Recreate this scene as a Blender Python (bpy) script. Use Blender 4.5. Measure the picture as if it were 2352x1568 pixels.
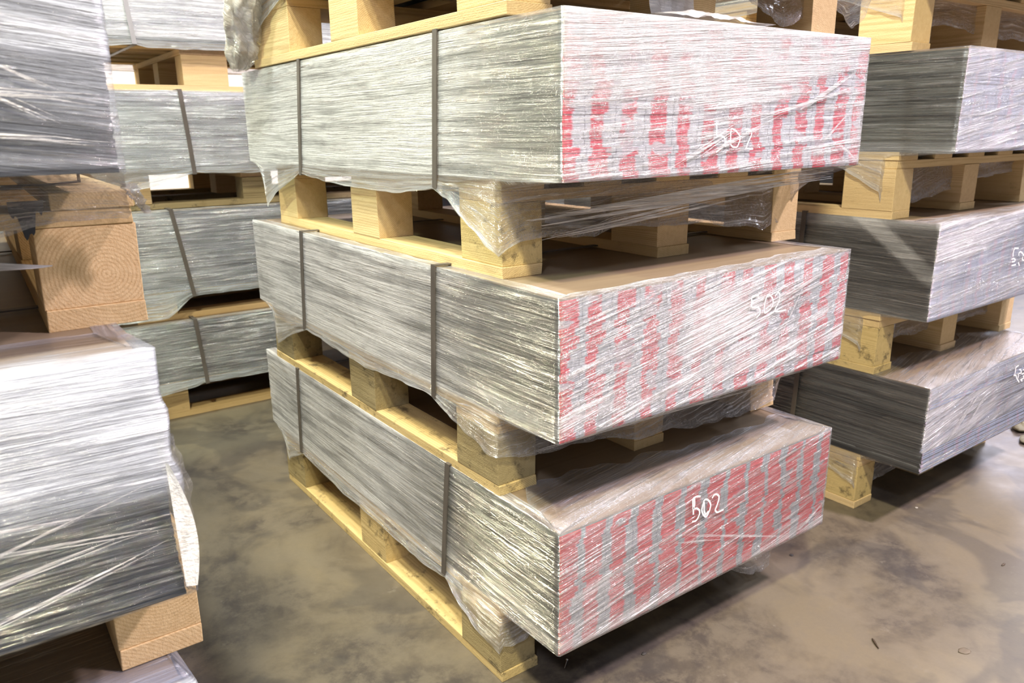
import bpy, math, random
from mathutils import Vector, Matrix, noise
random.seed(7)
S = 0.30            # one sheet bundle is 0.30 m tall; layout numbers below are in bundle heights
ZF = 0.73           # height of the lowest bundles above the floor, same unit
scn = bpy.context.scene
col = scn.collection
for o in list(bpy.data.objects): bpy.data.objects.remove(o)

# ------------------------------------------------------------------ camera
def V(x, y, z): return Vector((x*S, y*S, (z+ZF)*S))
cam_d = bpy.data.cameras.new('camera'); cam = bpy.data.objects.new('camera', cam_d); col.objects.link(cam); scn.camera = cam
FW = Vector((0.563062, 0.783260, -0.263562)); RT = Vector((0.810080, -0.586207, -0.011488)); UP = Vector((0.163500, 0.207038, 0.964574))
m = Matrix((RT, UP, -FW)).transposed().to_4x4(); m.translation = V(*(-3.1701, -3.8538, 3.8192))
cam.matrix_world = m
cam_d.sensor_width = 36.0; cam_d.lens = 1771.10/2352*36.0; cam_d.clip_start = 0.02; cam_d.clip_end = 100
cam_d.dof.use_dof = True; cam_d.dof.focus_distance = 1.75; cam_d.dof.aperture_fstop = 5.6

# ------------------------------------------------------------------ world, lamps, exposure
w = bpy.data.worlds.new('hall_light'); scn.world = w; w.use_nodes = True
w.node_tree.nodes['Background'].inputs[0].default_value = (0.93, 0.94, 1.0, 1)
w.node_tree.nodes['Background'].inputs[1].default_value = 0.16
def lamp(name, x, y, z, size, power, color):
    d = bpy.data.lights.new(name, 'AREA'); d.shape = 'DISK'; d.size = size; d.energy = power; d.color = color
    o = bpy.data.objects.new(name, d); col.objects.link(o); o.location = (x, y, z); return o
YEL = (1.0, 0.91, 0.62); PNK = (1.0, 0.84, 0.93); GRN = (0.82, 1.0, 0.72); BLU = (0.80, 0.84, 1.0)
lamp('bay_and_fill_lamp', -1.9, -2.3, 5.6, 0.40, 380, YEL)
lamp('bay_and_fill_lamp', 2.6, -2.9, 5.6, 0.45, 450, PNK)
lamp('bay_and_fill_lamp', -5.0, 1.2, 5.2, 0.4, 300, GRN)  # unseen lamp added for highlights on the left-facing film
lamp('bay_and_fill_lamp', -2.2, 5.2, 5.2, 0.7, 260, YEL)  # unseen lamp added behind to light the back row and wall
lamp('bay_and_fill_lamp', -1.2, 0.7, 5.6, 0.4, 190, (0.95, 1.0, 0.97))  # unseen aisle lamp added to brighten the back stack's face
lamp('bay_and_fill_lamp', 2.6, 5.4, 5.2, 0.7, 200, PNK)  # another unseen fill lamp over the back row and wall
lamp('bay_and_fill_lamp', 6.5, -1.5, 5.2, 0.6, 260, BLU)  # this and the next: unseen lamps added to vary film highlight colours
lamp('bay_and_fill_lamp', -3.2, -3.2, 4.6, 0.6, 120, BLU)
ld = lamp('loading_door_daylight', 11.5, 3.2, 4.0, 2.4, 190, (0.86, 0.84, 1.0)); ld.rotation_euler = (0, math.radians(62), math.radians(16))
scn.view_settings.view_transform = 'Standard'; scn.view_settings.look = 'None'
scn.view_settings.gamma = 1.0; scn.view_settings.use_curve_mapping = False
scn.view_settings.exposure = 0.50

# ------------------------------------------------------------------ helpers
def tag(o, label=None, cat=None, group=None, kind=None):
    if label: o['label'] = label
    if cat: o['category'] = cat
    if group: o['group'] = group
    if kind: o['kind'] = kind
    return o
def empty(name, loc, rz=0.0):
    o = bpy.data.objects.new(name, None); col.objects.link(o); o.location = loc; o.rotation_euler = (0, 0, rz)
    o.empty_display_size = 0.05; return o
def mesh(name, vs, fs, mats, parent=None, loc=None, fm=None, smooth=False, scale=True):
    me = bpy.data.meshes.new(name)
    me.from_pydata([(v[0]*S, v[1]*S, v[2]*S) if scale else tuple(v) for v in vs], [], fs)
    for mt in (mats if isinstance(mats, list) else [mats]): me.materials.append(mt)
    if fm:
        for p, k in zip(me.polygons, fm): p.material_index = k
    if smooth:
        for p in me.polygons: p.use_smooth = True
    me.update()
    o = bpy.data.objects.new(name, me); col.objects.link(o)
    if parent: o.parent = parent
    if loc: o.location = loc
    return o
BOXF = [(0,3,2,1),(4,5,6,7),(0,1,5,4),(1,2,6,5),(2,3,7,6),(3,0,4,7)]   # bottom, top, y-, x+, y+, x-
def boxv(x0, x1, y0, y1, z0, z1):
    return [(x0,y0,z0),(x1,y0,z0),(x1,y1,z0),(x0,y1,z0),(x0,y0,z1),(x1,y0,z1),(x1,y1,z1),(x0,y1,z1)]
def fbm(x, y, z=0.0): return noise.noise(Vector((x, y, z))) + 0.5*noise.noise(Vector((2.1*x+7, 2.1*y, z+3)))
def interp(pts, x):
    if x <= pts[0][0]: return pts[0][1]
    for a, b in zip(pts, pts[1:]):
        if x <= b[0]:
            t = (x-a[0])/max(1e-9, b[0]-a[0]); return a[1]+(b[1]-a[1])*t
    return pts[-1][1]
def sm(a, b, x):
    t = min(1, max(0, (x-a)/(b-a))); return t*t*(3-2*t)

# ------------------------------------------------------------------ material kit
class NT:
    def __init__(s, name):
        s.m = bpy.data.materials.new(name); s.m.use_nodes = True; s.t = s.m.node_tree; s.t.nodes.clear()
        s.out = s.t.nodes.new('ShaderNodeOutputMaterial')
    def n(s, typ, ins=None, **kw):
        nd = s.t.nodes.new('ShaderNode'+typ)
        for k, v in kw.items(): setattr(nd, k, v)
        for k, v in (ins or {}).items():
            if isinstance(v, bpy.types.NodeSocket): s.t.links.new(v, nd.inputs[k])
            else: nd.inputs[k].default_value = v
        return nd
    def math(s, op, a, b=0.0, c=0.0, clamp=False):
        nd = s.n('Math', {0: a, 1: b, 2: c}, operation=op); nd.use_clamp = clamp; return nd.outputs[0]
    def ramp(s, x, a, b):
        return s.n('MapRange', {0: x, 1: a, 2: b, 3: 0.0, 4: 1.0}, interpolation_type='SMOOTHSTEP').outputs[0]
    def mix(s, f, a, b, mode='MIX'):
        nd = s.t.nodes.new('ShaderNodeMix'); nd.data_type = 'RGBA'; nd.blend_type = mode; nd.clamp_factor = True
        for k, v in ((0, f), (6, a), (7, b)):
            if isinstance(v, bpy.types.NodeSocket): s.t.links.new(v, nd.inputs[k])
            else: nd.inputs[k].default_value = v if k == 0 else (*v, 1)
        return nd.outputs[2]
    def noise(s, vec, scale=1.0, detail=4.0, rough=0.55, dist=0.0):
        return s.n('TexNoise', {'Vector': vec, 'Scale': scale, 'Detail': detail, 'Roughness': rough, 'Distortion': dist}).outputs[0]
    def scl(s, vec, sc, loc=(0,0,0), rot=(0,0,0)):
        return s.n('Mapping', {'Vector': vec, 'Scale': sc, 'Location': loc, 'Rotation': rot}).outputs[0]
    def bump(s, h, strength, dist=0.01, normal=None):
        d = {'Height': h, 'Strength': strength, 'Distance': dist}
        if normal: d['Normal'] = normal
        return s.n('Bump', d).outputs[0]
    def fin(s, sh): s.t.links.new(sh, s.out.inputs[0]); return s.m
    def pr(s, **k):
        d = {}
        for a, b in k.items():
            a = {'col': 'Base Color', 'rough': 'Roughness', 'metal': 'Metallic', 'nrm': 'Normal', 'spec': 'Specular IOR Level', 'alpha': 'Alpha', 'coat': 'Coat Weight', 'coatr': 'Coat Roughness', 'sheen': 'Sheen Weight'}[a]
            if a == 'Base Color' and isinstance(b, tuple): b = (*b, 1)
            d[a] = b
        return s.n('BsdfPrincipled', d).outputs[0]

def film_mat(name, base=0.14, k=0.75, col1=(0.74,0.74,0.77), dens=0.5, gloss=0.22, rough=0.16, bump=0.6, fine=1.0, cross=0.35, amax=0.90, stm=0.0, scrib=0.0, crkw=0.11):
    t = NT(name)
    uv = t.n('UVMap', uv_map='flow').outputs[0]
    milk = t.n('Attribute', attribute_name='milk').outputs['Fac']
    a = t.noise(t.scl(uv, (0.75, 30*fine, 1)), 1.0, 5, 0.68, 0.25)
    b = t.noise(t.scl(uv, (2.4, 95*fine, 1), (3, 1, 0)), 1.0, 4, 0.65, 0.2)
    c = t.noise(t.scl(uv, (1.3, 2.6, 1), (9, 4, 0)), 1.0, 5, 0.62, 1.0)
    d = t.noise(t.scl(uv, (1.2, 44, 1), (5, 8, 0), (0, 0, 0.42)), 1.0, 4, 0.62, 0.4)
    e = t.noise(t.scl(uv, (1.2, 36, 1), (1, 3, 0), (0, 0, -0.33)), 1.0, 4, 0.62, 0.4)
    s1 = t.ramp(t.math('ADD', t.math('MULTIPLY', a, 0.55), t.math('MULTIPLY', b, 0.45)), 0.60-0.2*dens, 0.70-0.2*dens)
    s2 = t.ramp(d, 0.56, 0.66); s3 = t.ramp(e, 0.58, 0.68)
    g = t.noise(t.scl(uv, (0.5, 9*fine, 1), (7, 2, 0)), 1.0, 3, 0.6, 0.2); g = t.ramp(g, 0.36, 0.62)
    s1 = t.math('MULTIPLY', s1, t.math('ADD', 0.30, t.math('MULTIPLY', g, 0.80)))
    cr = t.math('MULTIPLY', t.math('MAXIMUM', s2, s3), cross)
    st = t.math('MAXIMUM', s1, cr)
    st = t.math('MULTIPLY', st, t.math('ADD', 0.10, t.math('MULTIPLY', t.ramp(c, 0.30, 0.72), 1.3)))
    if stm: st = t.math('MULTIPLY', st, t.math('ADD', 1.0-stm, t.math('MULTIPLY', milk, 2.2*stm)))
    al = t.math('ADD', t.math('ADD', base, t.math('MULTIPLY', milk, t.math('ADD', t.math('ADD', 0.08, t.math('MULTIPLY', c, 0.8)), t.math('MULTIPLY', g, 0.6)))), t.math('MULTIPLY', st, k), clamp=True)  # white streaks are partly milky creases, partly highlights painted as diffuse white
    crk = t.noise(t.scl(uv, (14, 18, 1)), 1.0, 5, 0.65, 1.5)
    sc = t.math('SUBTRACT', 1.0, t.ramp(t.math('ABSOLUTE', t.math('SUBTRACT', t.noise(t.scl(uv, (7, 9, 1), (2, 6, 0)), 1.0, 4, 0.6, 2.5), 0.5)), 0.0, 0.035))
    al = t.math('ADD', al, t.math('MULTIPLY', sc, scrib))
    al = t.math('MINIMUM', al, t.math('ADD', amax-0.10, t.math('MULTIPLY', t.math('ADD', s1, sc), 0.12)))
    h = t.math('ADD', t.math('ADD', t.math('MULTIPLY', a, 1.0), t.math('MULTIPLY', b, 0.5)), t.math('ADD', t.math('MULTIPLY', crk, crkw), t.math('MULTIPLY', t.math('ADD', d, e), 0.25)))
    nr = t.bump(h, bump, 0.012)
    wh = t.pr(col=col1, rough=0.38, nrm=nr, spec=0.6)
    tr = t.n('BsdfTransparent', {'Color': (0.97, 0.97, 0.97, 1)}).outputs[0]
    m1 = t.n('MixShader', {0: al, 1: tr, 2: wh}).outputs[0]
    gl = t.n('BsdfGlossy', {'Color': (1, 1, 1, 1), 'Roughness': rough, 'Normal': nr}).outputs[0]
    fr = t.n('Fresnel', {'IOR': 1.5, 'Normal': nr}).outputs[0]
    gf = t.math('MULTIPLY', t.math('ADD', 0.16, t.math('ADD', t.math('MULTIPLY', s1, 0.9), t.math('MULTIPLY', t.math('MAXIMUM', s2, s3), 0.5))), t.math('ADD', gloss, t.math('MULTIPLY', fr, gloss)), clamp=True)
    return t.fin(t.n('MixShader', {0: gf, 1: m1, 2: gl}).outputs[0])

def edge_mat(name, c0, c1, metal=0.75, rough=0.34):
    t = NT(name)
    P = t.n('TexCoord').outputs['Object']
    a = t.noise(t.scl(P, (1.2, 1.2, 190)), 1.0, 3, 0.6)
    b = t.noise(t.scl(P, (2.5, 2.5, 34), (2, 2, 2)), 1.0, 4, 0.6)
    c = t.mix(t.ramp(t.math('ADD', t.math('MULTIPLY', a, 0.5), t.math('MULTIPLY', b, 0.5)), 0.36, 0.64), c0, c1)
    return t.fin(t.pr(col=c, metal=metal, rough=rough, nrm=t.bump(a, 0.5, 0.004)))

def print_mat(name, duty=0.6, pitch=0.082, red=(0.62, 0.018, 0.055), grey=(0.40, 0.43, 0.48), seed=0.0, fade=0.0):
    """sheet ends carrying a red stripe repeated along the width, shifting a little from sheet to sheet"""
    t = NT(name)
    P = t.n('TexCoord').outputs['Object']
    sx = t.n('SeparateXYZ', {0: P}); X = sx.outputs[0]; Z = sx.outputs[2]
    row = t.math('FLOOR', t.math('MULTIPLY', Z, 62.0))
    pack = t.math('FLOOR', t.math('MULTIPLY', t.math('ADD', Z, t.math('MULTIPLY', X, 0.02)), 15.0))
    rn = t.n('TexWhiteNoise', {'W': t.math('ADD', row, seed)}, noise_dimensions='1D').outputs[0]
    cell0 = t.math('FLOOR', t.math('DIVIDE', X, pitch))
    pv = t.n('CombineXYZ', {0: cell0, 1: pack, 2: seed}).outputs[0]
    pn = t.n('TexWhiteNoise', {'Vector': pv}, noise_dimensions='3D').outputs[0]
    wob = t.noise(t.scl(P, (6, 6, 9), (seed, 0, 0)), 1.0, 2)
    xs = t.math('ADD', X, t.math('ADD', t.math("MULTIPLY", rn, 0.012), t.math('MULTIPLY', wob, 0.018)))
    fr = t.math('FRACT', t.math('DIVIDE', xs, pitch))
    dt = t.math('ADD', duty-0.20, t.math('MULTIPLY', pn, 0.34))
    on = t.math('MULTIPLY', t.ramp(fr, 0.01, 0.10), t.math('SUBTRACT', 1.0, t.ramp(t.math('SUBTRACT', fr, dt), -0.05, 0.05)))
    gone = t.ramp(t.noise(t.scl(P, (9, 9, 22), (4+seed, 2, 7)), 1.0, 3), 0.54+fade, 0.60+fade)
    on = t.math('MULTIPLY', on, t.math('SUBTRACT', 1.0, t.math('MULTIPLY', gone, 0.85)))
    shade = t.noise(t.scl(P, (3, 3, 170)), 1.0, 3, 0.6)
    g = t.mix(shade, tuple(v*0.55 for v in grey), tuple(min(1, v*1.45) for v in grey))
    r = t.mix(shade, tuple(v*0.75 for v in red), tuple(min(1, v*1.3+0.01) for v in red))
    ln = t.math('SUBTRACT', 1.0, t.ramp(t.math('ABSOLUTE', t.math('SUBTRACT', fr, 0.86)), 0.012, 0.03))
    g = t.mix(t.math('MULTIPLY', ln, 0.5), g, (0.07, 0.08, 0.12))
    c = t.mix(on, g, r)
    return t.fin(t.pr(col=c, metal=0.0, rough=0.45, nrm=t.bump(shade, 0.4, 0.003)))

def wood_mat(name, axis, c0=(0.47, 0.30, 0.14), c1=(0.80, 0.62, 0.36), grime=0.3, ring=1.0):
    t = NT(name)
    P = t.n('TexCoord').outputs['Object']
    rnd = t.n('ObjectInfo').outputs['Random']
    st = (26, 1.6, 26) if axis == 'y' else (1.6, 26, 26)
    nz = t.noise(t.scl(P, (5, 1.5, 5) if axis == 'y' else (1.5, 5, 5)), 1.0, 3)
    sx = t.n('SeparateXYZ', {0: P})
    A = sx.outputs[0] if axis == 'y' else sx.outputs[1]; B = sx.outputs[2]
    r = t.math('SQRT', t.math('ADD', t.math('MULTIPLY', A, A), t.math('MULTIPLY', B, B)))
    r = t.math('ADD', r, t.math('MULTIPLY', nz, 0.010))
    rg = t.math('SINE', t.math('MULTIPLY', r, 1450.0*ring))
    rg = t.math('MULTIPLY', t.ramp(rg, -0.3, 1.0), 0.34)
    fb = t.noise(t.scl(P, tuple(v*3.2 for v in st)), 1.0, 5, 0.65)
    sp = t.noise(t.scl(P, (230, 230, 230)), 1.0, 3, 0.7)
    f = t.math('ADD', t.math('ADD', t.math('MULTIPLY', fb, 0.85), 0.18), t.math('SUBTRACT', t.math('MULTIPLY', sp, 0.25), rg), clamp=True)
    c = t.mix(f, c0, c1)
    c = t.mix(t.math('MULTIPLY', rnd, 0.35), c, (0.62, 0.47, 0.20))
    core = t.math('SUBTRACT', 1.0, t.ramp(r, 0.003, 0.006)); c = t.mix(t.math('MULTIPLY', core, 0.7), c, (0.20, 0.09, 0.03))
    gr = t.noise(t.scl(P, (16, 12, 16), (3, 1, 2)), 1.0, 9, 0.78, 0.0)
    gd = t.math('MULTIPLY', t.ramp(gr, 0.60-0.10*grime, 0.74-0.10*grime), 0.25+0.6*grime)
    c = t.mix(gd, c, (0.07, 0.055, 0.035))
    h = t.math('ADD', fb, t.math('MULTIPLY', sp, 0.7))
    return t.fin(t.pr(col=c, rough=0.72, spec=0.25, nrm=t.bump(h, 0.55, 0.003)))

M = {}
M['wood_y'] = wood_mat('sawn_pine_long', 'y', grime=0.15)
M['wood_x'] = wood_mat('sawn_pine_cross', 'x', grime=0.2)
M['wood_old_shade'] = wood_mat('weathered_shaded_pine', 'y', (0.13, 0.10, 0.05), (0.36, 0.30, 0.17), grime=0.8)  # weathered boards; also paints shade on one back stack pallet
M['wood_dirty'] = wood_mat('stained_pine', 'y', (0.38, 0.26, 0.10), (0.72, 0.56, 0.28), grime=0.85)
M['wood_bright'] = wood_mat('fresh_pine', 'y', (0.60, 0.37, 0.16), (0.90, 0.69, 0.40), grime=0.0, ring=0.7)
M['steel_mid'] = edge_mat('sheet_edges_grey', (0.035, 0.04, 0.037), (0.33, 0.35, 0.33))
M['steel_dark'] = edge_mat('sheet_edges_dark', (0.05, 0.055, 0.062), (0.20, 0.205, 0.21), 0.6, 0.3)
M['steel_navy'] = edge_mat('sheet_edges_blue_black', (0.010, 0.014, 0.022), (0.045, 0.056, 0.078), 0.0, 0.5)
M['steel_blue'] = edge_mat('sheet_edges_blue_grey', (0.06, 0.068, 0.085), (0.40, 0.44, 0.50), 0.6, 0.35)
M['print_top'] = print_mat('red_print_pale', 0.64, seed=1.0, red=(0.55, 0.004, 0.045), grey=(0.46, 0.49, 0.56))
M['print_mid'] = print_mat('red_print_mid', 0.62, seed=5.0, red=(0.46, 0.004, 0.028), grey=(0.30, 0.33, 0.38))
M['print_low'] = print_mat('red_print_strong', 0.76, seed=9.0, red=(0.42, 0.005, 0.014), grey=(0.21, 0.235, 0.26), fade=0.06)
M['print_blue'] = print_mat('blue_grey_ends', 0.30, seed=3.0, red=(0.33, 0.27, 0.36), grey=(0.27, 0.31, 0.42))

def board_mat():
    t = NT('brown_hardboard'); P = t.n('TexCoord').outputs['Object']
    a = t.noise(t.scl(P, (3, 60, 1)), 1.0, 5, 0.65, 0.4); b = t.noise(t.scl(P, (4, 4, 1)), 1.0, 4)
    c = t.mix(a, (0.15, 0.105, 0.066), (0.31, 0.235, 0.155)); c = t.mix(t.math('MULTIPLY', b, 0.4), c, (0.22, 0.17, 0.125))
    return t.fin(t.pr(col=c, rough=0.42, spec=0.5, nrm=t.bump(a, 0.15, 0.002)))
M['board'] = board_mat()
t = NT('dark_strapping'); P = t.n('TexCoord').outputs['Object']
c = t.mix(t.noise(t.scl(P, (40, 40, 9)), 1.0, 4), (0.085, 0.075, 0.068), (0.17, 0.15, 0.135))
M['strap'] = t.fin(t.pr(col=c, rough=0.42, metal=0.25))
t = NT('pale_strapping'); P = t.n('TexCoord').outputs['Object']
c = t.mix(t.noise(t.scl(P, (40, 40, 9)), 1.0, 4), (0.30, 0.30, 0.31), (0.48, 0.48, 0.50))
M['strap_pale'] = t.fin(t.pr(col=c, rough=0.35, metal=0.4))
t = NT('white_paint_pen'); M['pen'] = t.fin(t.pr(col=(0.93, 0.94, 0.93), rough=0.6))
M['film'] = film_mat('stretch_film', base=0.01, k=0.62, dens=0.52, gloss=0.55, bump=0.8, rough=0.11)
M['film_red'] = film_mat('stretch_film_over_print', base=0.03, k=0.66, dens=0.56, cross=0.9, rough=0.12, gloss=0.42, bump=0.7, amax=0.74, scrib=0.22)
M['film_redlow'] = film_mat('stretch_film_over_print_thin', base=0.03, k=0.62, dens=0.50, cross=0.85, rough=0.11, gloss=0.45, bump=0.7, stm=0.45, scrib=0.14)
M['film_dark'] = film_mat('stretch_film_over_dark_edges', base=0.0, k=0.26, dens=0.42, gloss=0.45, bump=0.8)
M['film_near'] = film_mat('stretch_film_near', base=0.0, k=0.70, dens=0.42, fine=0.62, gloss=0.34, rough=0.10, bump=0.7, cross=0.8, col1=(0.62,0.67,0.79), stm=0.85)
M['film_blue'] = film_mat('stretch_film_silver', base=0.0, k=0.85, dens=0.50, fine=0.8, gloss=0.6, rough=0.12, bump=0.8, col1=(0.82, 0.85, 0.88))
M['film_loose'] = film_mat('loose_film', base=0.03, k=0.34, dens=0.5, gloss=0.6, rough=0.08, bump=1.0, crkw=0.6, scrib=0.22)
M['film_tail'] = film_mat('twisted_film', base=0.28, k=0.5, dens=0.6, gloss=0.3, rough=0.16, bump=1.0, col1=(0.74, 0.67, 0.60))

# ------------------------------------------------------------------ setting
def floor_mat():
    t = NT('worn_concrete'); P = t.n('TexCoord').outputs['Object']
    a = t.noise(P, 1.7, 7, 0.62, 0.5); b = t.noise(t.scl(P, (1, 1, 1), (4, 2, 0)), 9.0, 9, 0.72, 0.2); e = t.noise(P, 90.0, 3, 0.7)
    c = t.mix(t.ramp(a, 0.36, 0.62), (0.056, 0.047, 0.042), (0.18, 0.148, 0.10))
    c = t.mix(t.math('MULTIPLY', t.ramp(b, 0.42, 0.60), 0.65), c, (0.165, 0.138, 0.10))
    s = t.noise(t.scl(P, (1, 1, 1), (11, 5, 0)), 2.6, 4, 0.5, 0.6)
    c = t.mix(t.math('MULTIPLY', t.ramp(s, 0.54, 0.60), 0.45), c, (0.055, 0.050, 0.048))
    d = t.noise(t.scl(P, (1, 1, 1), (1, 8, 0)), 14.0, 5, 0.7)
    c = t.mix(t.math('MULTIPLY', t.ramp(d, 0.62, 0.72), 0.5), c, (0.21, 0.185, 0.15))
    c = t.mix(t.math('MULTIPLY', e, 0.25), c, (0.06, 0.05, 0.045))
    h = t.math('ADD', t.math('MULTIPLY', b, 0.4), t.math('MULTIPLY', e, 0.12))
    rr = t.math('ADD', 0.30, t.math('MULTIPLY', b, 0.3))
    return t.fin(t.pr(col=c, rough=rr, spec=0.42, nrm=t.bump(h, 0.25, 0.004)))
fl = mesh('floor', [(-40,-30,0),(60,-30,0),(60,56,0),(-40,56,0)], [(0,1,2,3)], floor_mat()); tag(fl, kind='structure')
t = NT('white_wall_panels'); P = t.n('TexCoord').outputs['Object']
wv = t.n('TexWave', {'Vector': P, 'Scale': 2.4, 'Distortion': 0.0}).outputs[1]
M['wall'] = t.fin(t.pr(col=(0.86, 0.83, 0.83), rough=0.6, nrm=t.bump(wv, 0.3, 0.01)))
t = NT('grey_dado'); M['dado'] = t.fin(t.pr(col=(0.10, 0.095, 0.09), rough=0.6))
wl = mesh('wall_back', boxv(-40, 60, 26, 26.5, 0, 26), BOXF, M['wall']); tag(wl, kind='structure')
bs = mesh('baseboard_back', boxv(-40, 60, 25.8, 26, 0, 2.6), BOXF, M['dado']); tag(bs, kind='structure')

# ------------------------------------------------------------------ pallets
def pallet(x, y, z, h, label, group, W=3.5, Lp=5.05, mid=1.56, rz=0.0, mats=None, blocks_y=((0, 0.62), (2.15, 2.76), (4.43, 5.05)), piths=None, extra=None, wx=0.38, bt=0.09):
    """origin = front left bottom corner; boards run along y, deck along x"""
    mats = mats or {}
    root = empty('wooden_pallet', V(x, y, z), rz); tag(root, label, 'pallet', group)
    xs = [0, mid, W-wx]; tt = 0.095
    def piece(name, x0, x1, y0, y1, z0, z1, mat, pith=None, jit=0.006):
        j = lambda: random.uniform(-jit, jit)
        cx, cz = pith if pith else (random.uniform(-0.25, 0.25)+(x0+x1)/2, random.uniform(-0.35, 0.30)+(z0+z1)/2)
        cy = (y0+y1)/2
        if name == 'cross_board': cx, cy = (x0+x1)/2, cy+random.uniform(-0.3, 0.3)
        vs = [(vx-cx+j(), vy-cy+j(), vz-cz) for vx, vy, vz in boxv(x0, x1, y0, y1, z0, z1)]
        o = mesh(name, vs, BOXF, mat, root, (cx*S, cy*S, cz*S))
        b = o.modifiers.new('edge', 'BEVEL'); b.width = 0.0016; b.segments = 2
        return o
    for i, xx in enumerate(xs):
        piece('bottom_board', xx, xx+wx, 0, Lp, 0, bt, mats.get(('b', i), M['wood_y']), (xx+random.uniform(-.3, .6), random.choice((-.5, -.35, .4))))
        for j, (y0, y1) in enumerate(blocks_y):
            p = (piths or {}).get((i, j))
            if p: p = (xx+p[0], bt+p[1])
            dx = random.uniform(-.01, .01)
            piece('block', xx+dx, xx+dx+wx-0.005, y0+0.01, y1, bt, h-2*tt+.004, mats.get((i, j), M['wood_y']), p)
    for j, (y0, y1) in enumerate(blocks_y):
        piece('cross_board', 0.012, W-0.012, max(0.004, y0+.01), min(y1+.01, Lp-.004), h-2*tt+.006, h-tt-.002, mats.get(('d', j), M['wood_x']))
    for k in range(5):
        x0 = k*(W-0.40)/4
        piece('deck_board', x0, x0+0.40, 0.0, Lp, h-tt, h-0.004, mats.get(('t', k), M['wood_y']), (x0+random.uniform(-.3, .6), h+random.choice((-.5, -.3, .4))))
    return root

# ------------------------------------------------------------------ sheet bundles
def ribbon(vs, fs, pts, wdt, nrm, taper=False):
    """flat little band following pts, lying in the plane whose normal is nrm"""
    n0 = len(vs)
    wd0 = wdt
    for i, p in enumerate(pts):
        wdt = wd0*(min(1, .15+2.2*min(i, len(pts)-1-i)/len(pts)) if taper else 1)
        a = Vector(pts[max(0, i-1)]); b = Vector(pts[min(len(pts)-1, i+1)]); d = (b-a)
        if d.length < 1e-6: d = Vector((1, 0, 0))
        s = d.cross(Vector(nrm)).normalized()*wdt/2; p = Vector(p)
        vs.append(tuple(p-s)); vs.append(tuple(p+s))
    for i in range(len(pts)-1):
        k = n0+2*i; fs.append((k, k+1, k+3, k+2))

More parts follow.
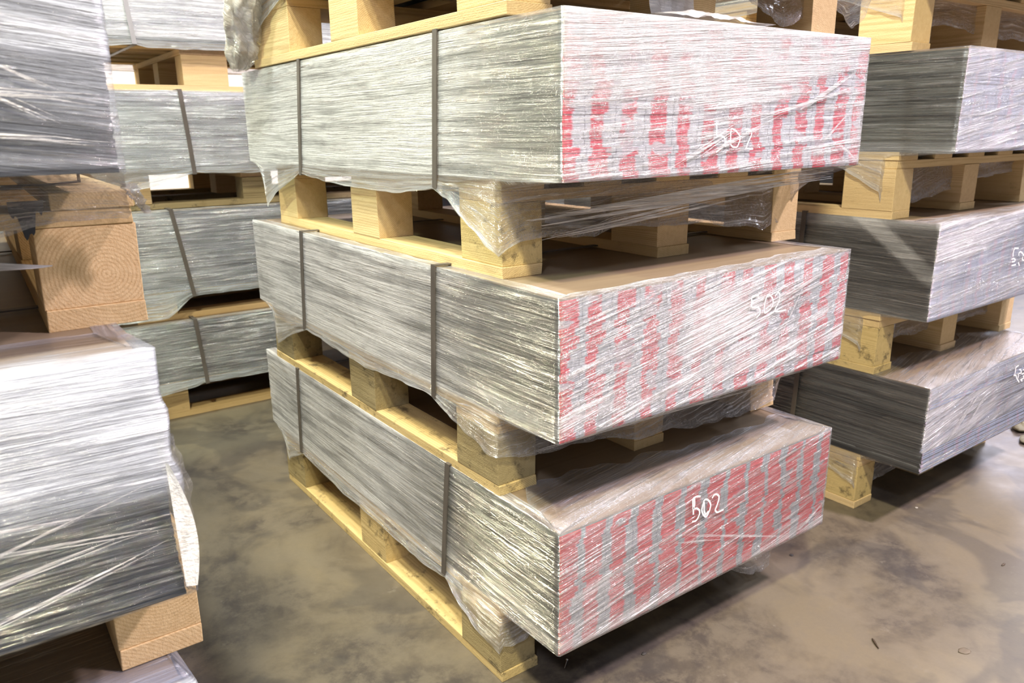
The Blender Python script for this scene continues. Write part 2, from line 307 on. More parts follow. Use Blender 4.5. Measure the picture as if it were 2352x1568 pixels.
def bundle(x, y, z, label, group, W=3.376, L=6.21, H=1.0, rz=0.0, side='steel_mid', front='print_top', film='film', straps=((1.58, 1.60), (4.5, 4.62)), strap_mat='strap',
           hemL=None, hemF=None, pfY=None, py0=0.75, milkL=None, milkF=None, slope=0.0, slopeL=0.0, fold=0.15, foldL=0.12, foldf=None, shear=(0, 0), writing=None, seed=0, res=1.0,
           bulge=0.0, cone_end=False, film_front=None, side_first=True, strands=(), rag=0.006, name='sheet_metal_bundle', capcut=None, nfront=0, under=0.0):
    root = empty(name, V(x, y, z), rz); tag(root, label, 'sheet bundle', group)
    rnd = random.Random(seed)
    # --- stacked sheets
    vs, fs, fm = [], [], []; N = 56
    jx = jy = 0
    for i in range(N):
        if i % 7 == 0: jx = rnd.uniform(-1, 1)*rag; jy = rnd.uniform(-1, 1)*rag
        ax, ay = jx+rnd.uniform(-1, 1)*rag*.5, jy+rnd.uniform(-1, 1)*rag*.5
        zz = i/N; sx_, sy_ = shear[0]*(zz-.5), shear[1]*(zz-.5)
        k = len(vs); vs += boxv(ax+sx_, W+ax+sx_, ay+sy_, L+ay+sy_, H*zz+.0006, H*(i+1)/N-.0006)
        fs += [tuple(q+k for q in f) for f in BOXF]; fm += [0, 0, 1, 0, 1, 0]
    mesh('sheet_stack', vs, fs, [M[side], M[front]], root, fm=fm)
    sxt, syt = shear[0]*.5, shear[1]*.5
    cb = mesh('cover_board', boxv(.012+sxt, W-.012+sxt, .012+syt, L-.012+syt, H, H+.012), BOXF, M['board'], root)
    # --- straps
    for (yt, yb) in straps:
        hw, th, e = 0.031, 0.010, 0.026
        loop = [(-e, yt, H+.03), (-e, (yt+yb)/2, H*.5), (-e, yb, -.105), (.12, yb, -.115), (W-.12, yb, -.115), (W+e, yb, -.105), (W+e, (yt+yb)/2, H*.5), (W+e, yt, H+.03)]
        vs, fs = [], []
        cx, cz = W/2, H/2
        for (px, py, pz) in loop:
            ox = px+(th if px > cx else -th); oz = pz+(th if pz > H*.9 else (-th if pz < 0 else 0))
            vs += [(px, py-hw, pz), (px, py+hw, pz), (ox, py+hw, oz), (ox, py-hw, oz)]
        n = len(loop)
        for i in range(n):
            a, b = 4*i, 4*((i+1) % n)
            for q in range(4): fs.append((a+q, a+(q+1) % 4, b+(q+1) % 4, b+q))
        mesh('strap', vs, fs, M[strap_mat], root)
    # --- stretch film: a sheath round the faces, folded over the top edge and pulled in to the pallet below
    hemL = hemL or [(.7, -.44), (1.3, -.22), (1.45, -.17), (1.65, -.13), (3, -.18), (4.6, -.12), (5.1, -.25), (5.7, -.45), (6.2, -.1)]
    hemF = hemF or [(0, -.5), (1, -.45), (2, -.5), (3.4, -.5)]
    milkL = milkL or (lambda y, z: 0.3); milkF = milkF or (lambda x, z: 0.3)
    cols = []   # (kind, along, u)
    nl, nf, nr_ = int(150*res), int(110*res), 16
    for i in range(nl): cols.append(('L', L*(1-i/(nl-1))))
    for i in range(nf): cols.append(('F', W*i/(nf-1)))
    for i in range(nr_): cols.append(('R', L*i/(nr_-1)))
    e = .014; RT_, RF, RS = 4, 26, 16
    vs, uvs, mk, fs, fm = [], [], [], [], []
    NR = RT_+RF+RS
    for kind, a in cols:
        for r in range(NR):
            if kind == 'L': bx, by, nx, ny, u = 0, a, -1, 0, -a
            elif kind == 'F': bx, by, nx, ny, u = a, 0, 0, -1, a
            else: bx, by, nx, ny, u = W, a, 1, 0, W+a
            # corner rounding of the tight film
            if r < RT_:
                tt = 1-r/RT_
                d = (foldL if kind != 'F' else (foldf(a) if foldf else fold))
                d = d*(1+.35*fbm(u*1.7, seed, 5))*tt
                px, py, pz = bx-nx*d+sxt, by-ny*d+syt, H+.018+.010*abs(fbm(u*1.6, tt*3, seed+1))*tt
                if kind == 'F': px = min(max(px, foldL*tt+sxt), W-foldL*tt+sxt)
                else: py = max(py, (foldf(0 if kind == 'L' else W) if foldf else fold)*tt+syt)
                v = H+d*.8; mval = .30+.25*fbm(u*2, tt, seed); tz = 1
                mval = max(0.05, mval) * (1.0 if d < .25 else .12)+(.25 if r == 0 else 0)
            elif r < RT_+RF:
                f = (r-RT_)/(RF-1); pz = H*(1-f)+(.022 if f == 0 else 0); zz = pz/H
                wr = .007*fbm(u*.8, pz*12, seed+2)+.002*fbm(u*3, pz*25, seed)
                cornerk = 0
                if bulge and kind == 'F': cornerk = bulge*sm(W-.25, W, a)*(.4+.6*abs(fbm(pz*3, 2, seed)))
                if bulge and kind == 'R': cornerk = bulge*(1-sm(0, .5, a))*(.4+.6*abs(fbm(pz*3, 2, seed)))
                k = e+abs(wr)
                px, py = bx+nx*k+shear[0]*(zz-.5), by+ny*k+shear[1]*(zz-.5)
                if cornerk: px += cornerk
                v = pz
                mval = milkL(a, pz) if kind == 'L' else (milkF(a, pz) if kind == 'F' else .3)
            else:
                q = (r-RT_-RF+1)/RS
                if kind == 'L':
                    y_end = a
                    if a < 1.6: y_end = py0+a/1.6*(1.6-py0)
                    hem = interp(hemL, y_end)
                    if a > 5.6: y_end = min(a, 5.6+(a-5.6)*.35)
                    tx, ty = -e-.012, y_end
                elif kind == 'F':
                    hem = interp(hemF, a); ty = (interp(pfY, a) if pfY else py0)-.016; tx = a*(1+.035)
                else:
                    hem = -.25; tx = W*(1.035)+e; ty = a if a > 1.6 else py0+a/1.6*(1.6-py0)
                hem = hem+(.035*fbm(u*3, seed, 9) if kind == 'F' else .012*fbm(u*3, seed, 9))
                sx0, sy0 = bx+nx*e-shear[0]*.5, by+ny*e-shear[1]*.5
                q1 = min(1, q/.35); q2 = max(0, (q-.35)/.65)
                drop = -.05*q1
                if kind == 'F':
                    px = sx0+(tx-sx0)*q; py = sy0+(ty-sy0)*q1; pz = drop+(hem-drop)*q2
                    pz += .022*q2*fbm(u*1.4, q*6, seed+4); py -= abs(.045*q2*fbm(u*3.0, q*8, seed+6)+.02*q2*fbm(u*8, q*16, seed+6))
                else:
                    cone = 1-sm(.6, 1.7, a) if kind == 'L' else 0
                    qa = q*(1-cone)+q1*cone
                    px = sx0+(tx-sx0)*q; py = sy0+(ty-sy0)*qa
                    pz = hem*q*(1-cone)+cone*(-.02*q1+(hem+.02)*q2)
                    px += nx*abs(.02*q*fbm(u*2.2, q*6, seed+4))
                v = -q*.75; mval = (.03+.10*(1-sm(.1, .6, a)) if kind == 'F' else .38-.26*(1-sm(1.0, 1.9, a)))+.25*max(0, fbm(u*1.3, q*2.5, seed+8))+under
                if q > .93: mval += .25
            sl = slope*u if kind != 'L' else slopeL*u
            vs.append((px, py, pz)); mk.append(max(0, mval)); uvs.append((u+seed*3.7, v-(sl if kind == 'F' else sl)+.018*fbm(u*.6, v*.8, seed)))
    # right end drops off the corner
    for ci in range(len(cols)-1):
        ff = 1 if cols[ci][0] == 'F' else 0
        for r in range(NR-1):
            a = ci*NR+r; b = (ci+1)*NR+r
            fs.append((a, a+1, b+1, b)); fm.append(2 if ff and r >= RT_+RF+3 else ff)
    o = mesh('stretch_film', vs, fs, [M[film], M[film_front or film], M['film_loose']], root, fm=fm, smooth=True)
    me = o.data; uvl = me.uv_layers.new(name='flow')
    for lp in me.loops: uvl.data[lp.index].uv = uvs[lp.vertex_index]
    at = me.attributes.new('milk', 'FLOAT', 'POINT'); at.data.foreach_set('value', mk)
    # --- rope-like strands of film drawn tight across a face
    if strands:
        vs, fs = [], []
        for (p0, p1, wd) in strands:
            for q in range(5):
                pts = []; o0, o1 = rnd.uniform(-.5, .5)*wd, rnd.uniform(-.8, .8)*wd; ta, tb = rnd.uniform(0, .3), rnd.uniform(.65, 1)
                for i in range(13):
                    tq = ta+(tb-ta)*i/12; p = Vector(p0).lerp(Vector(p1), tq)
                    pts.append((p.x, p.y-.006*math.sin(tq*3.14)-.010-.001*q, p.z+o0*(1-tq)+o1*tq+.008*fbm(tq*4, seed+wd*9, q)))
                ribbon(vs, fs, pts, wd*rnd.uniform(.12, .38), (0, -1, 0), True)
        so = mesh('film_strand', vs, fs, M['film_tail_w'], root)
        uvl = so.data.uv_layers.new(name='flow')
        for lp in so.data.loops:
            c = so.data.vertices[lp.vertex_index].co; uvl.data[lp.index].uv = (c.x*4, c.z*4)
        at = so.data.attributes.new('milk', 'FLOAT', 'POINT'); at.data.foreach_set('value', [.1]*len(so.data.vertices))
        so['label'] = 'tight white ropes of bunched film'
    if writing:
        vs, fs = [], []
        for st in writing[0]:
            pts = []
            for i in range(len(st)-1):
                for q in range(4):
                    tq = q/4; pts.append((st[i][0]*(1-tq)+st[i+1][0]*tq, writing[1], st[i][1]*(1-tq)+st[i+1][1]*tq))
            pts.append((st[-1][0], writing[1], st[-1][1]))
            sp = [Vector(pts[0])]+[(Vector(pts[i-1])+Vector(pts[i])*2+Vector(pts[i+1]))/4 for i in range(1, len(pts)-1)]+[Vector(pts[-1])]
            ribbon(vs, fs, [tuple(q) for q in sp], writing[2], (0, -1, 0))
        wo = mesh('handwritten_number', vs, fs, M['pen'], root); wo['label'] = 'white handwritten number %s' % writing[3]
    return root
M['film_tail_w'] = film_mat('film_strand_white', base=0.30, k=0.5, dens=0.7, gloss=0.2, rough=0.22, bump=0.5, fine=0.5)

W1 = [[(1.423,.369),(1.43,.324),(1.428,.277)],[(1.434,.273),(1.49,.274),(1.529,.254),(1.533,.214),(1.498,.188),(1.438,.158)],[(1.592,.325),(1.638,.315),(1.7,.271),(1.701,.235),(1.676,.188),(1.621,.19),(1.593,.214),(1.59,.283),(1.592,.325)],[(1.748,.316),(1.787,.321),(1.832,.303),(1.835,.276),(1.803,.227),(1.787,.192),(1.786,.176),(1.866,.172)]]
W2 = [[(2.056,.784),(1.967,.789),(1.973,.73),(1.971,.689)],[(1.97,.696),(2.016,.694),(2.068,.682),(2.096,.653),(2.086,.621),(2.048,.599)],[(2.176,.78),(2.215,.763),(2.253,.725),(2.256,.673),(2.226,.644),(2.155,.618),(2.143,.66),(2.149,.73),(2.176,.78)],[(2.276,.748),(2.313,.781),(2.342,.755),(2.341,.708),(2.323,.673),(2.29,.639),(2.293,.615),(2.365,.609),(2.441,.61)]]
W3 = [[(1.478,.883),(1.432,.899),(1.382,.894),(1.389,.837),(1.397,.779),(1.4,.742)],[(1.402,.888),(1.41,.83),(1.399,.796)],[(1.399,.793),(1.44,.788),(1.473,.76),(1.479,.727),(1.461,.692),(1.435,.672),(1.391,.679)],[(1.533,.838),(1.561,.832),(1.595,.804),(1.616,.762),(1.605,.718),(1.58,.68),(1.557,.669),(1.523,.703),(1.501,.751),(1.512,.794),(1.526,.83),(1.533,.838)],[(1.531,.813),(1.53,.742),(1.555,.688),(1.588,.716)],[(1.628,.822),(1.647,.845),(1.683,.844),(1.718,.813),(1.714,.773),(1.693,.727),(1.674,.694),(1.706,.663),(1.749,.665),(1.788,.666)]]
WR2 = [[(1.957,.628),(1.841,.636),(1.827,.59),(1.838,.539)],[(1.812,.508),(1.87,.512),(1.924,.489),(1.9,.471),(1.831,.475)],[(1.84,.427),(1.953,.428)],[(2.0,.533),(1.987,.568),(2.028,.581),(2.101,.55),(2.144,.518)],[(2.117,.507),(2.117,.466),(2.215,.452)],[(2.015,.449),(2.062,.403)],[(2.161,.558),(2.226,.551),(2.255,.514)]]
WR3 = [[(2.184,.882),(2.107,.875),(2.112,.819),(2.113,.771)],[(2.08,.774),(2.157,.758),(2.19,.711),(2.288,.639)],[(2.223,.82),(2.274,.81),(2.318,.757),(2.217,.769),(2.235,.699)],[(2.344,.796),(2.405,.785),(2.422,.74),(2.324,.741)],[(2.384,.71),(2.417,.666),(2.31,.668),(2.379,.636)]]

# --- centre stack, three bundles in full view and the pallet of a fourth
GC, GP = 'bundles of the centre stack', 'pallets of the centre stack'
pallet(0.0, .76, -ZF, .73, 'weathered yellow wooden pallet standing on the concrete floor under the lowest red-ended bundle', GP, mats={(0,0): M['wood_old_shade'], (0,1): M['wood_dirty'], (0,2): M['wood_old_shade'], ('b',0): M['wood_dirty']}, piths={(0,0): (.25,.30)})
bundle(0, 0, 0, 'bottom sheet bundle of the centre stack, strong red ends, clear 502', GC, front='print_low', film='film', film_front='film_redlow', seed=1,
       straps=((1.50, 1.64), (5.05, 5.16)), slope=.16, slopeL=0.0, milkL=lambda y, z: .05+.66*sm(.9, 3.2, y)+.16*sm(.25, 0, z), milkF=lambda x, z: .06+.22*max(0, fbm(x*1.1, z*2.2, 4))+.30*sm(.16, .02, z)+.10*sm(1.2, .2, x),
       hemL=[(0,-.37),(.7,-.44),(1.1,-.40),(1.5,-.24),(1.62,-.14),(2.1,-.20),(2.9,-.18),(4,-.18),(5.1,-.12),(5.7,-.40),(6.2,-.02)],
       hemF=[(0,-.35),(.3,-.36),(1,-.4),(2.4,-.42),(2.75,-.60),(3.0,-.66),(3.2,-.55),(3.4,-.4)], pfY=[(0,.75),(2.3,.75),(2.7,.48),(3.1,.45),(3.4,.7)],
       foldf=lambda x: interp([(0,.35),(.3,.78),(1.1,.68),(2.1,.55),(2.9,.50),(3.376,.42)], x), foldL=.10, writing=(W3, -.036, .016, '502'),
       strands=(((1.25,-.02,.60),(2.95,-.02,.03),.03), ((1.0,-.02,.60),(1.9,-.02,.36),.02), ((2.9,-.02,.06),(3.37,-.02,.28),.03)))
pallet(-.008, .75, 1.012, .71, 'wooden pallet with grey mouldy blocks, between the bottom and middle red-ended bundles', GP, mid=1.49, W=3.52,
       mats={(0,0): M['wood_old_shade'], (0,1): M['wood_old_shade'], (0,2): M['wood_old_shade'], (1,0): M['wood_bright'], ('b',0): M['wood_dirty']}, piths={(0,0): (.1,.9), (1,0): (.2,-.3)})
bundle(-.019, -.014, 1.7225, 'middle sheet bundle of the centre stack, red ends streaked white, 502 right of centre', GC, H=1.0107, front='print_mid', film='film', film_front='film_red', seed=2,
       straps=((1.59, 1.67), (4.5, 4.64)), slope=.20, milkL=lambda y, z: .10+.72*sm(.5, 2.8, y)+.25*sm(.25, 0, z),
       milkF=lambda x, z: .12+.55*math.exp(-((x-1.75)/.75)**2-((z-.62+.12*(x-1.7))/.30)**2)+.35*math.exp(-((z-.13-.05*x)/.07)**2)+.15*max(0, fbm(x*1.1, z*2, 7)),
       hemL=[(0,-.36),(.82,-.36),(1.41,-.22),(1.72,-.11),(2.3,-.12),(3.05,-.18),(4.1,-.13),(4.57,-.10),(5.08,-.26),(5.66,-.50),(5.83,-.1),(6.2,-.02)],
       hemF=[(0,-.36),(.36,-.42),(1.1,-.47),(1.44,-.58),(1.85,-.60),(2.5,-.68),(3.4,-.66)], foldf=lambda x: .05+.05*x+.04*fbm(x*3, 1), writing=(W2, -.034, .012, '502'),
       strands=(((.0,.72,-.36),(3.3,.0,-.04),.05), ((3.3,-.02,.98),(1.75,-.02,.55),.05), ((3.35,-.02,.86),(2.0,-.02,.62),.025), ((1.9,-.02,.5),(1.45,-.02,.2),.02), ((2.75,-.02,.9),(2.2,-.02,.1),.018)))
pallet(.09, .80, 2.745, .745, 'pale yellow wooden pallet between the middle and top red-ended bundles', GP, mid=1.62, rz=-.018, W=3.54, Lp=4.95, blocks_y=((0,.60),(2.08,2.70),(4.33,4.95)), mats={(0,0): M['wood_dirty']}, piths={(0,1): (.5,.5)})
bundle(.0417, .0401, 3.4915, 'top sheet bundle of the centre stack, pale pink ends under milky film', GC, H=1.0325, front='print_top', film='film', film_front='film_red', seed=3,
       straps=((1.48, 1.57), (4.27, 4.47)), slope=.07, milkL=lambda y, z: .16+.78*sm(.3, 1.9, y)+.20*sm(.22, 0, z)+.25*sm(5.2, 5.6, y),
       milkF=lambda x, z: .10+.75*sm(-.05, .25, z-interp([(0,.52),(1.2,.42),(1.9,.36),(2.4,.52),(3.0,.72),(3.376,.95)], x))+.22*sm(.13, .02, z)+.20*sm(3.0, 3.35, x),
       hemL=[(0,-.57),(.68,-.57),(1.1,-.36),(1.37,-.20),(1.6,-.12),(2.32,-.19),(3.53,-.17),(4.06,-.13),(4.5,-.10),(5.3,-.35),(5.74,-.56),(6.0,-.12),(6.2,-.05)],
       hemF=[(0,-.57),(.42,-.43),(.6,-.47),(.9,-.50),(1.12,-.43),(1.6,-.47),(2.03,-.48),(2.7,-.56),(3.0,-.62),(3.12,-.56),(3.4,-.50)], writing=(W1, -.034, .011, '502'),
       strands=(((.02,.72,-.36),(3.3,-.0,-.05),.12), ((.02,.72,-.30),(3.3,-.0,-.02),.08), ((.05,.72,-.50),(2.4,.3,-.18),.05), ((3.36,-.02,.68),(1.68,-.02,.35),.04), ((1.70,-.02,.36),(.92,-.02,.02),.05), ((3.2,-.02,.80),(2.3,-.02,.42),.06), ((2.3,-.02,.45),(1.2,-.02,.10),.035), ((3.34,-.02,.6),(2.55,-.02,.05),.02), ((3.0,-.02,.2),(3.34,-.02,.02),.03)))
pallet(.02, .60, 4.56, .73, 'yellow wooden pallet resting on the pale pink top bundle of the centre stack', GP, mid=1.72, W=3.78, Lp=5.1, blocks_y=((0,.62),(2.25,2.86),(3.95,5.0)), piths={(1,0): (.2,-.6)})
bundle(.02, -.02, 5.30, 'highest sheet bundle of the centre stack, cut off by the top of the picture', GC, front='print_top', film='film', film_front='film_red', seed=4, res=.7, hemF=[(0,-.1),(1.3,-.1),(2.0,-.25),(2.3,-.35),(3.0,-.62),(3.5,-.45)])

# --- left foreground stack
GA, GAP = 'bundles of the left foreground stack', 'pallets of the left foreground stack'
AX = -2.53-3.376
pallet(-5.95, .42, -ZF, .70, 'pallet on the floor at the foot of the left foreground stack', GAP)
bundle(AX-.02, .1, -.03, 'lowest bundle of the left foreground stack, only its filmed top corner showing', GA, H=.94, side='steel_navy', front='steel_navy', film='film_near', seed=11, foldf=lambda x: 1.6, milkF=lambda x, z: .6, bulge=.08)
pallet(-5.87, .42, .93, .66, 'fresh pine pallet with curved growth rings at the bottom left, split in its end block', GAP, wx=.44, mats={(2,0): M['wood_bright'], ('b',2): M['wood_bright']}, piths={(2,0): (.28,.42)}, bt=.12)
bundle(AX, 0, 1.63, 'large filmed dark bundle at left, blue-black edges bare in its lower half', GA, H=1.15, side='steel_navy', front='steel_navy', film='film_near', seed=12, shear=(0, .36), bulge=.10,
       milkF=lambda x, z: .62*sm(.44, .58, z), slope=-.02, foldf=lambda x: .5, hemF=[(0,-.45),(2.4,-.40),(2.75,-.30),(3.05,-.30),(3.2,-.1),(3.4,-.02)], rag=.004,
       strands=(((2.3,-.20,.52),(3.36,-.14,.36),.022), ((2.2,-.20,.36),(3.36,-.14,.62),.02), ((2.2,-.22,.30),(3.36,-.18,.42),.028), ((2.2,-.24,.10),(3.36,-.16,.30),.03), ((2.3,-.19,.62),(3.2,-.14,.5),.018)))
pallet(-5.88, .95, 2.79, .745, 'pine pallet with large round growth rings, between the two upper left foreground bundles', GAP, wx=.50, W=3.54, rz=-.02, mats={(2,0): M['wood_bright'], ('b',2): M['wood_bright'], ('b',1): M['wood_bright']}, piths={(2,0): (.32,.17)}, bt=.12)
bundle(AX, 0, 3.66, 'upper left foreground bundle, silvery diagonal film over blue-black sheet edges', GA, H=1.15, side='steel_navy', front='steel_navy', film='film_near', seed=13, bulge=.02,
       milkF=lambda x, z: .22+.42*sm(.22, .5, z), slope=-.12, hemF=[(0,-.35),(2.5,-.35),(3.1,-.25),(3.4,-.28)], py0=.70, strands=(((2.6,-.02,.62),(3.36,-.02,.26),.02), ((2.5,-.02,.55),(3.3,-.02,.15),.03), ((2.4,-.02,.38),(3.36,-.02,.30),.03), ((2.4,-.02,.22),(3.36,-.02,.12),.02)))

# --- back row, long sides facing the camera
GB, GBP = 'bundles of the back stack', 'pallets of the back stack'
R90 = math.pi/2
def brow(k, xr, z, H, lab, strap_x, seed, milk, side='steel_blue', film='film_blue', pale=False, hem=None):
    L = 6.21
    bundle(xr, 8.95, z, lab, GB, H=H, rz=R90, side=side, front='print_blue', film=film, seed=seed, straps=tuple((xr-a, xr-b) for a, b in strap_x), strap_mat='strap_pale' if pale else 'strap',
           milkL=lambda y, zz: milk(xr-y, zz), hemL=hem, res=.8)
def bpal(xr, z, h, lab, mats=None, by=((0,.6),(2.2,2.8),(4.43,5.05)), yy=9.2, Lp=5.05):
    pallet(xr, yy, z, h, lab, GBP, rz=R90, mats=mats, blocks_y=by, Lp=Lp)
BE = 4.36
bpal(4.10, -ZF, .70, 'back stack pallet standing on the floor, broad block at its left end', by=((0,.6),(2.2,2.8),(4.53,5.03)))
brow(0, BE, -.03, .95, 'lowest bundle of the back stack, dark metal edges just above its floor pallet', ((-.26,-.18),(2.9,2.9)), 21, lambda x, z: .06+.08*sm(-.3, -.6, x), 'steel_dark', hem=[(0,-.3),(3,-.12),(4.6,-.1),(4.7,-.13),(5.3,-.2),(6.2,-.2)])
bpal(4.0, .93, .50, 'back stack pallet between its two lowest bundles, yellow lower board')
brow(1, BE, 1.44, 1.24, 'second bundle from the floor in the back stack, green glints left of its strap', ((-.42,-.22),(2.9,2.9)), 22, lambda x, z: .10+.10*sm(-.3, -.6, x), 'steel_blue', hem=[(0,-.3),(3,-.12),(4.3,-.1),(4.62,-.12),(5.0,-.42),(6.2,-.42)])
bpal(4.9, 2.70, .62, 'brown shaded pallet of the back stack between its second and third bundles', by=((0,.6),(3.6,4.1),(5.5,6.1)), Lp=6.1, mats={(0,1): M['wood_old_shade'], ('b',0): M['wood_old_shade'], (0,0): M['wood_old_shade'], ('b',1): M['wood_old_shade'], ('b',2): M['wood_old_shade']})  # dark wood colour here paints in the shade of the gap
brow(2, BE+.35, 3.34, 1.10, 'third bundle from the floor in the back stack, bright silver film and a grey strap', ((-.08,.0),(2.9,2.9)), 23, lambda x, z: .30, 'steel_blue', hem=[(0,-.3),(3,-.12),(4.2,-.12),(4.7,-.09),(5.4,-.30),(6.6,-.45)])
bpal(4.9, 4.46, .72, 'pale pine pallet near the top of the back stack with a knotty middle block', by=((0,.6),(1.9,2.5),(4.14,4.84)), Lp=6.3)
brow(3, BE+.2, 5.2, 1.0, 'topmost bundle of the back stack, white film with a pale strap', ((-.72,-.62),(2.9,2.9)), 24, lambda x, z: .5, 'steel_blue', pale=True, hem=[(0,-.3),(3,-.14),(5.0,-.16),(5.2,-.12),(6.2,-.2)])

# --- right stack
GR, GRP = 'bundles of the right stack', 'pallets of the right stack'
pallet(5.27, .70, -ZF, .73, 'wooden pallet on the floor at right, one brown-faced corner block showing', GRP, mats={(0,0): M['wood_dirty']})
bundle(5.28, 0, 0, 'bottom bundle of the right stack, charcoal long side and pale filmed end', GR, side='steel_dark', front='print_blue', film='film_dark', film_front='film', seed=31, straps=((1.62,1.66),(4.6,4.6)), slope=.18, rag=.018,
       milkL=lambda y, z: .05+.20*sm(.3, .02, z), milkF=lambda x, z: .46-.25*sm(0, .3, x-1.75+z*.2), foldf=lambda x: .85, writing=(WR3, -.034, .016, '502'), foldL=.03,
       strands=(((.35,-.02,.12),(1.35,-.02,.88),.10), ((.9,-.02,.30),(1.5,-.02,.80),.05)))
pallet(5.28, .66, 1.012, .74, 'yellow stained pallet between the bottom and middle bundles of the right stack', GRP, W=3.6, mid=1.58, mats={(0,0): M['wood_dirty'], ('b',0): M['wood_dirty']})
bundle(5.28, .13, 1.75, 'middle bundle of the right stack, dark side crossed by a white film fold', GR, H=1.05, side='steel_dark', front='print_blue', film='film_dark', film_front='film', seed=32, straps=((1.60,1.64),(4.6,4.6)), slope=.08,
       milkL=lambda y, z: .05+.45*sm(.08, -.02, abs(y-.02-.75*(z-.48)/.55)-.12)*sm(.38, .48, z)+.30*sm(.90, 1.0, z)+.25*sm(.15, .0, z), milkF=lambda x, z: .20+.42*sm(-.05, .08, z-.42-.26*x)+.3*sm(.5, .1, z)*.5, fold=.3,
       writing=(WR2, -.034, .016, '502'), under=.05, foldL=.05)
pallet(5.28, .66, 2.815, .735, 'pine pallet with film stretched over it, between the middle and top right-hand bundles', GRP, W=3.6)
bundle(5.28, .08, 3.54, 'top bundle of the right stack, grey-green side and white pitted end film', GR, H=1.02, side='steel_mid', front='print_blue', film='film_dark', film_front='film', seed=33, straps=((1.9,1.9),(4.6,4.6)), slope=.14,
       milkL=lambda y, z: .05+.25*sm(.15, 0, z), milkF=lambda x, z: .42, hemF=[(0,-.55),(.5,-.6),(1.3,-.5),(2,-.4),(3.4,-.3)], under=.12, hemL=[(0,-.6),(.6,-.5),(1.2,-.2),(1.5,-.1),(3,-.18),(4.6,-.12),(6.2,-.3)])
pallet(5.28, .66, 4.58, .75, 'pallet resting on the top bundle of the right stack, tall yellow corner block', GRP, W=3.6, piths={(0,0): (.9,-.1)}, mats={(0,0): M['wood_bright']})
bundle(5.28, .05, 5.34, 'highest bundle of the right stack, out of frame above its pallet', GR, side='steel_mid', front='print_blue', film='film_dark', seed=34, res=.5)

# --- hidden stack added to keep the gaps behind the right stack dark
GD = 'bundles of the added right back stack'
for k, (z, h) in enumerate(((-.03, .95), (1.44, 1.2), (3.34, 1.1))):
    bundle(11.4, 8.95, z, ['lowest', 'middle', 'upper'][k]+' bundle of the dark stack far behind the right-hand stack', GD, H=h, rz=R90, side='steel_dark', front='print_blue', film='film_dark', seed=41+k, res=.3)
for k, (z, h) in enumerate(((-ZF, .70), (.93, .50), (2.70, .62))):
    pallet(11.1, 9.2, z, h, ['pallet on the floor', 'lower pallet', 'upper pallet'][k]+' of the dark stack far behind the right-hand stack', 'pallets of the added right back stack', rz=R90)

GE = 'bundles of the far left back stack'
for k, (z, h) in enumerate(((-.03, .95), (1.44, 1.2), (3.34, 1.1))):
    bundle(-2.3, 9.1, z, ['lowest', 'middle', 'upper'][k]+' silver-filmed bundle far behind the left foreground stack', GE, H=h, rz=R90, side='steel_blue', front='print_blue', film='film_blue', seed=51+k, res=.3)
for k, (z, h) in enumerate(((-ZF, .70), (.93, .50), (2.70, .62))):
    pallet(-2.6, 9.35, z, h, ['pallet on the floor', 'lower pallet', 'upper pallet'][k]+' far behind the left foreground stack', 'pallets of the far left back stack', rz=R90)

# ------------------------------------------------------------------ loose film pieces
t = NT('black_plastic'); flat_m = t.fin(t.pr(col=(.03,.035,.05), rough=.4))
def film_piece(name, fn, nu, nv, mat, label, cat, milk=.3, thick=False):
    vs, uvs = [], []
    for i in range(nu):
        for j in range(nv):
            u, v = i/(nu-1), j/(nv-1); vs.append(fn(u, v)); uvs.append((u*2, v*1.2))
    fs = [(i*nv+j, i*nv+j+1, (i+1)*nv+j+1, (i+1)*nv+j) for i in range(nu-1) for j in range(nv-1)]
    c = Vector(vs[0]); o = mesh(name, [tuple(Vector(p)-c) for p in vs], fs, mat, None, V(*c), smooth=True)
    uvl = o.data.uv_layers.new(name='flow')
    for lp in o.data.loops: uvl.data[lp.index].uv = uvs[lp.vertex_index]
    at = o.data.attributes.new('milk', 'FLOAT', 'POINT'); at.data.foreach_set('value', [milk]*len(vs))
    return tag(o, label, cat)
def tail(u, v):      # twisted tail of film hanging down at the rear left corner of the centre stack
    ang = v*2*math.pi+u*7; r = (.16+.30*math.sin(min(1, u*1.6)*1.57)*(1-u)**.6*1.0+.10*math.exp(-((u-.86)/.08)**2))*(.85+.20*math.sin(ang*7+2*fbm(u*3, v*2))+.16*fbm(u*3, math.cos(v*6.28)*1.2, math.sin(v*6.28)*1.2)+.05*math.sin(ang*19+u*9))
    cx = -.12+.05*math.sin(u*9); cy = 4.9+u*1.0; cz = 5.75-u*1.20
    return (cx+r*.55*math.cos(ang), cy+r*math.sin(ang), cz+.03*fbm(u*9, v*4))
film_piece('film_tail', tail, 110, 80, M['film_tail'], 'twisted tail of film hanging at the rear left corner of the centre stack', 'film', .22)
def drape(u, v):     # milky sheet of film lying over the rear left end of the top bundle
    x = -.012-.03*abs(fbm(u*4, v*5, 3)); y = 4.95+u*1.45-.2*v; z = 4.56-v*1.45
    if v > .75: y -= (v-.75)*1.0*u
    return (x, y+.04*fbm(v*4, u), z)
def heap(u, v):      # folded film squeezed out between pallet blocks
    x = .85+u*1.25; y = .02+.35*v; k = math.sin(u*3.14)
    return (x, y, 4.545+.02+k*(.06*math.sin(v*3.14)+.030*fbm(u*9, v*6, 2)))
film_piece('film_heap', heap, 40, 14, M['film_tail_w'], 'crumpled ridge of film on the front edge of the pale pink top bundle', 'film', .3)
def flap(u, v):
    return (1.30+.50*u, .66-.12*v+.05*fbm(u*4, v*1.5, 8), 5.22-.58*v-.05*u)
film_piece('film_flap', flap, 30, 20, M['film_tail_w'], 'folded white flap of film hanging beside the middle block of the highest centre pallet', 'film', .35)
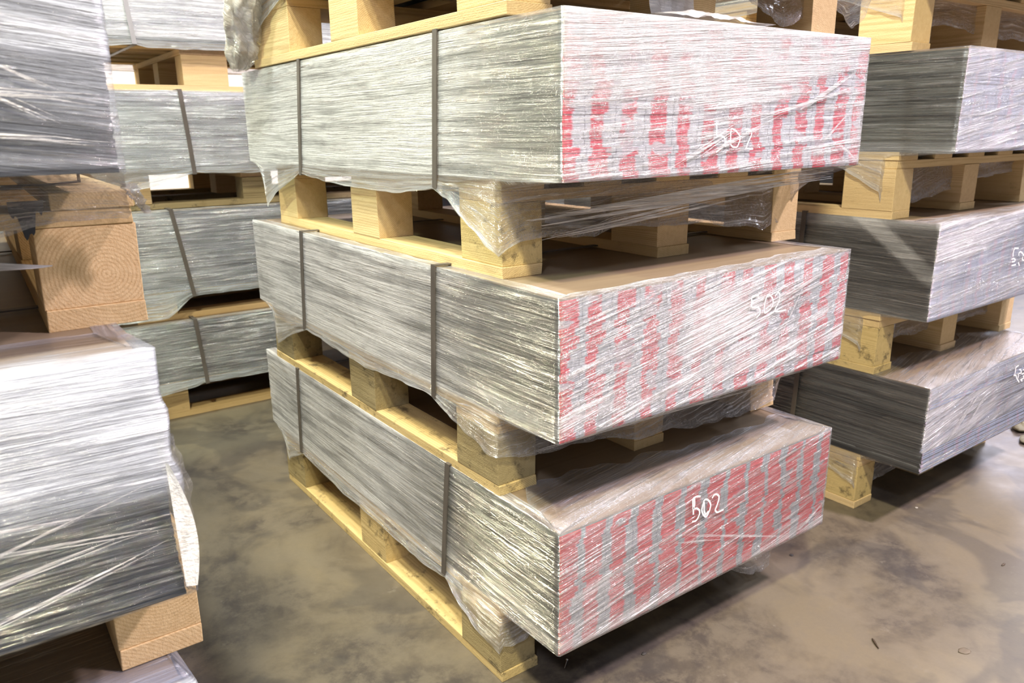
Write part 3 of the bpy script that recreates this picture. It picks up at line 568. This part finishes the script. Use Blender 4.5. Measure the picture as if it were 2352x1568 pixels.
def bag(u, v):
    return (3.78+.85*u, .70+.10*math.sin(v*3)+.05*fbm(u*4, v*4, 5), 5.28-(.50*math.sin(u*3.14)**.6)*v-.05*u+.03*fbm(u*5, v*5, 1))
film_piece('film_loop', bag, 30, 20, M['film_loose'], 'loose clear film loop sagging between the centre and right top pallets', 'film', .1)
def knot(u, v):      # knotted end of film at the left foreground pallet corner
    ang = v*6.283; r = .04*(1+.9*fbm(u*8, math.cos(ang)*2, math.sin(ang)*2))*(1-.6*u)
    return (-2.40+.08*u+r*math.cos(ang), .62+r*math.sin(ang), 3.58-.16*u)
film_piece('film_knot', knot, 26, 18, M['film_loose'], 'shiny knotted film end at the corner of the upper left foreground pallet', 'film', .2)
def leaf(u, v):      # bent strip of packing standing off the corner of the left bundle
    return (-2.53+.075*math.sin(v*2.6)*u+.01*u, -.10-.02*u-.10*v, 2.30-.62*v)
film_piece('packing_strip', leaf, 8, 24, M['film_tail_w'], 'bent white packing strip at the right corner of the large left bundle', 'packing strip', .6)
def wisp(u, v):
    return (-2.45+.10*math.sin(v*3)*u+.03*fbm(u*3, v*5), .10+.20*u, 2.35-.75*v)
film_piece('film_wisp', wisp, 14, 26, M['film_loose'], 'clear wisp of film hanging behind the white strip of the large left bundle', 'film', .08)

def point(u, v):     # pointed film end sticking out across the face of the left block
    k = (1-u)**.8*.035+.002
    return (-3.25+.47*u, .80+.02*math.cos(v*6.283)*k*20*.4, 3.185+k*math.sin(v*6.283)+.01*math.sin(u*5)-.01*u)
film_piece('film_point', point, 24, 12, M['film_tail_w'], 'pointed white film end crossing the left side of the round-ringed pine block', 'film', .4)
def scrap(u, v):
    return (-2.93+.16*u, .86-.02*math.sin(u*3), 3.50-(.05+.16*max(0, 1-abs(u-.45)*2.6)+.03*math.sin(u*23))*v)
film_piece('plastic_scrap', scrap, 20, 8, flat_m, 'torn black plastic scrap at the top left corner of the round-ringed pine block', 'scrap', 0)

# ------------------------------------------------------------------ litter on the floor
def lump(name, x, y, r, sz, matl, label, cat, seed, flat=.5, rz=0.0):
    vs, fs = [], []; nu, nv = 12, 8
    for i in range(nv+1):
        th = math.pi*i/nv
        for j in range(nu):
            ph = 2*math.pi*j/nu; k = 1+.35*fbm(math.cos(ph)*1.5, math.sin(ph)*1.5+th, seed)
            vs.append((r*sz[0]*k*math.sin(th)*math.cos(ph), r*sz[1]*k*math.sin(th)*math.sin(ph), r*flat*(1+math.cos(th))*.5*k))
    for i in range(nv):
        for j in range(nu): fs.append((i*nu+j, (i+1)*nu+j, (i+1)*nu+(j+1) % nu, i*nu+(j+1) % nu))
    o = mesh(name, vs, fs, matl, None, (x*S, y*S, 0), smooth=True); o.rotation_euler[2] = rz
    return tag(o, label, cat)
def flat_mat(n, c, rough=.6, metal=0.0):
    t = NT(n); P = t.n('TexCoord').outputs['Object']; f = t.noise(P, 60.0, 4)
    return t.fin(t.pr(col=t.mix(f, tuple(v*.6 for v in c), c), rough=rough, metal=metal))
dk, gy, br, zn = flat_mat('dark_grit', (.06,.055,.05)), flat_mat('pale_grit', (.50,.47,.42)), flat_mat('dry_leaf', (.10,.07,.045)), flat_mat('zinc', (.75,.76,.78), .25, 1.0)
lump('pebble', 3.727, .51, .022, (1, 1), dk, 'small dark pebble on the floor right of the lowest red-ended bundle', 'pebble', 1)
lump('pebble', 1.235, .30, .022, (1.2, .8), dk, 'dark pebble on the floor in front of the lowest red-ended bundle', 'pebble', 2)
lump('splinter', 3.02, -.86, .075, (1, .13), br, 'thin dark wood splinter on the floor at lower right', 'splinter', 3, .25, .9)
lump('splinter', 5.362, -.963, .03, (1.3, .4), br, 'tiny dark chip on the floor near the right edge of the picture', 'splinter', 4)
lump('concrete_chip', 3.559, -1.389, .06, (1.0, .7), flat_mat('brown_crust', (.16,.125,.085)), 'brown crusted chip on the floor at the lower right', 'chip', 5, .12, -.4)
lump('concrete_chip', 5.9, .25, .022, (1, .7), gy, 'pale chip on the floor beside the right stack shadow', 'chip', 6)
for q, (dx, dy, rr) in enumerate(((9.25, .35, .10), (9.75, .62, .17))):
    lump('rubble_heap', dx, dy, rr, (1.6, .8), flat_mat('mossy_rubble%d' % q, (.26,.24,.14)), ('small crumbly rubble heap under the right stack', 'larger mossy rubble heap at the right edge beyond the stack')[q], 'rubble', 7+q, .6, .3)
# screw by the lowest corner
sc = empty('screw', V(.57, .60, -ZF), math.radians(38)); tag(sc, 'small zinc screw on the floor below the front corner of the centre stack', 'screw')
def cyl(name, p0, p1, r0, r1, mat, parent, n=10):
    a, b = Vector(p0), Vector(p1); d = (b-a).normalized(); s = d.orthogonal().normalized(); q = d.cross(s); vs = []
    for p, r in ((a, r0), (b, r1)):
        for i in range(n): vs.append(tuple(p+(s*math.cos(6.283*i/n)+q*math.sin(6.283*i/n))*r))
    fs = [(i, (i+1) % n, n+(i+1) % n, n+i) for i in range(n)]+[tuple(range(n))[::-1], tuple(range(n, 2*n))]
    return mesh(name, vs, fs, mat, parent)
cyl('shank', (-.05, 0, .008), (.05, 0, .014), .003, .007, zn, sc); cyl('screw_head', (.05, 0, .014), (.058, 0, .0145), .008, .015, zn, sc)
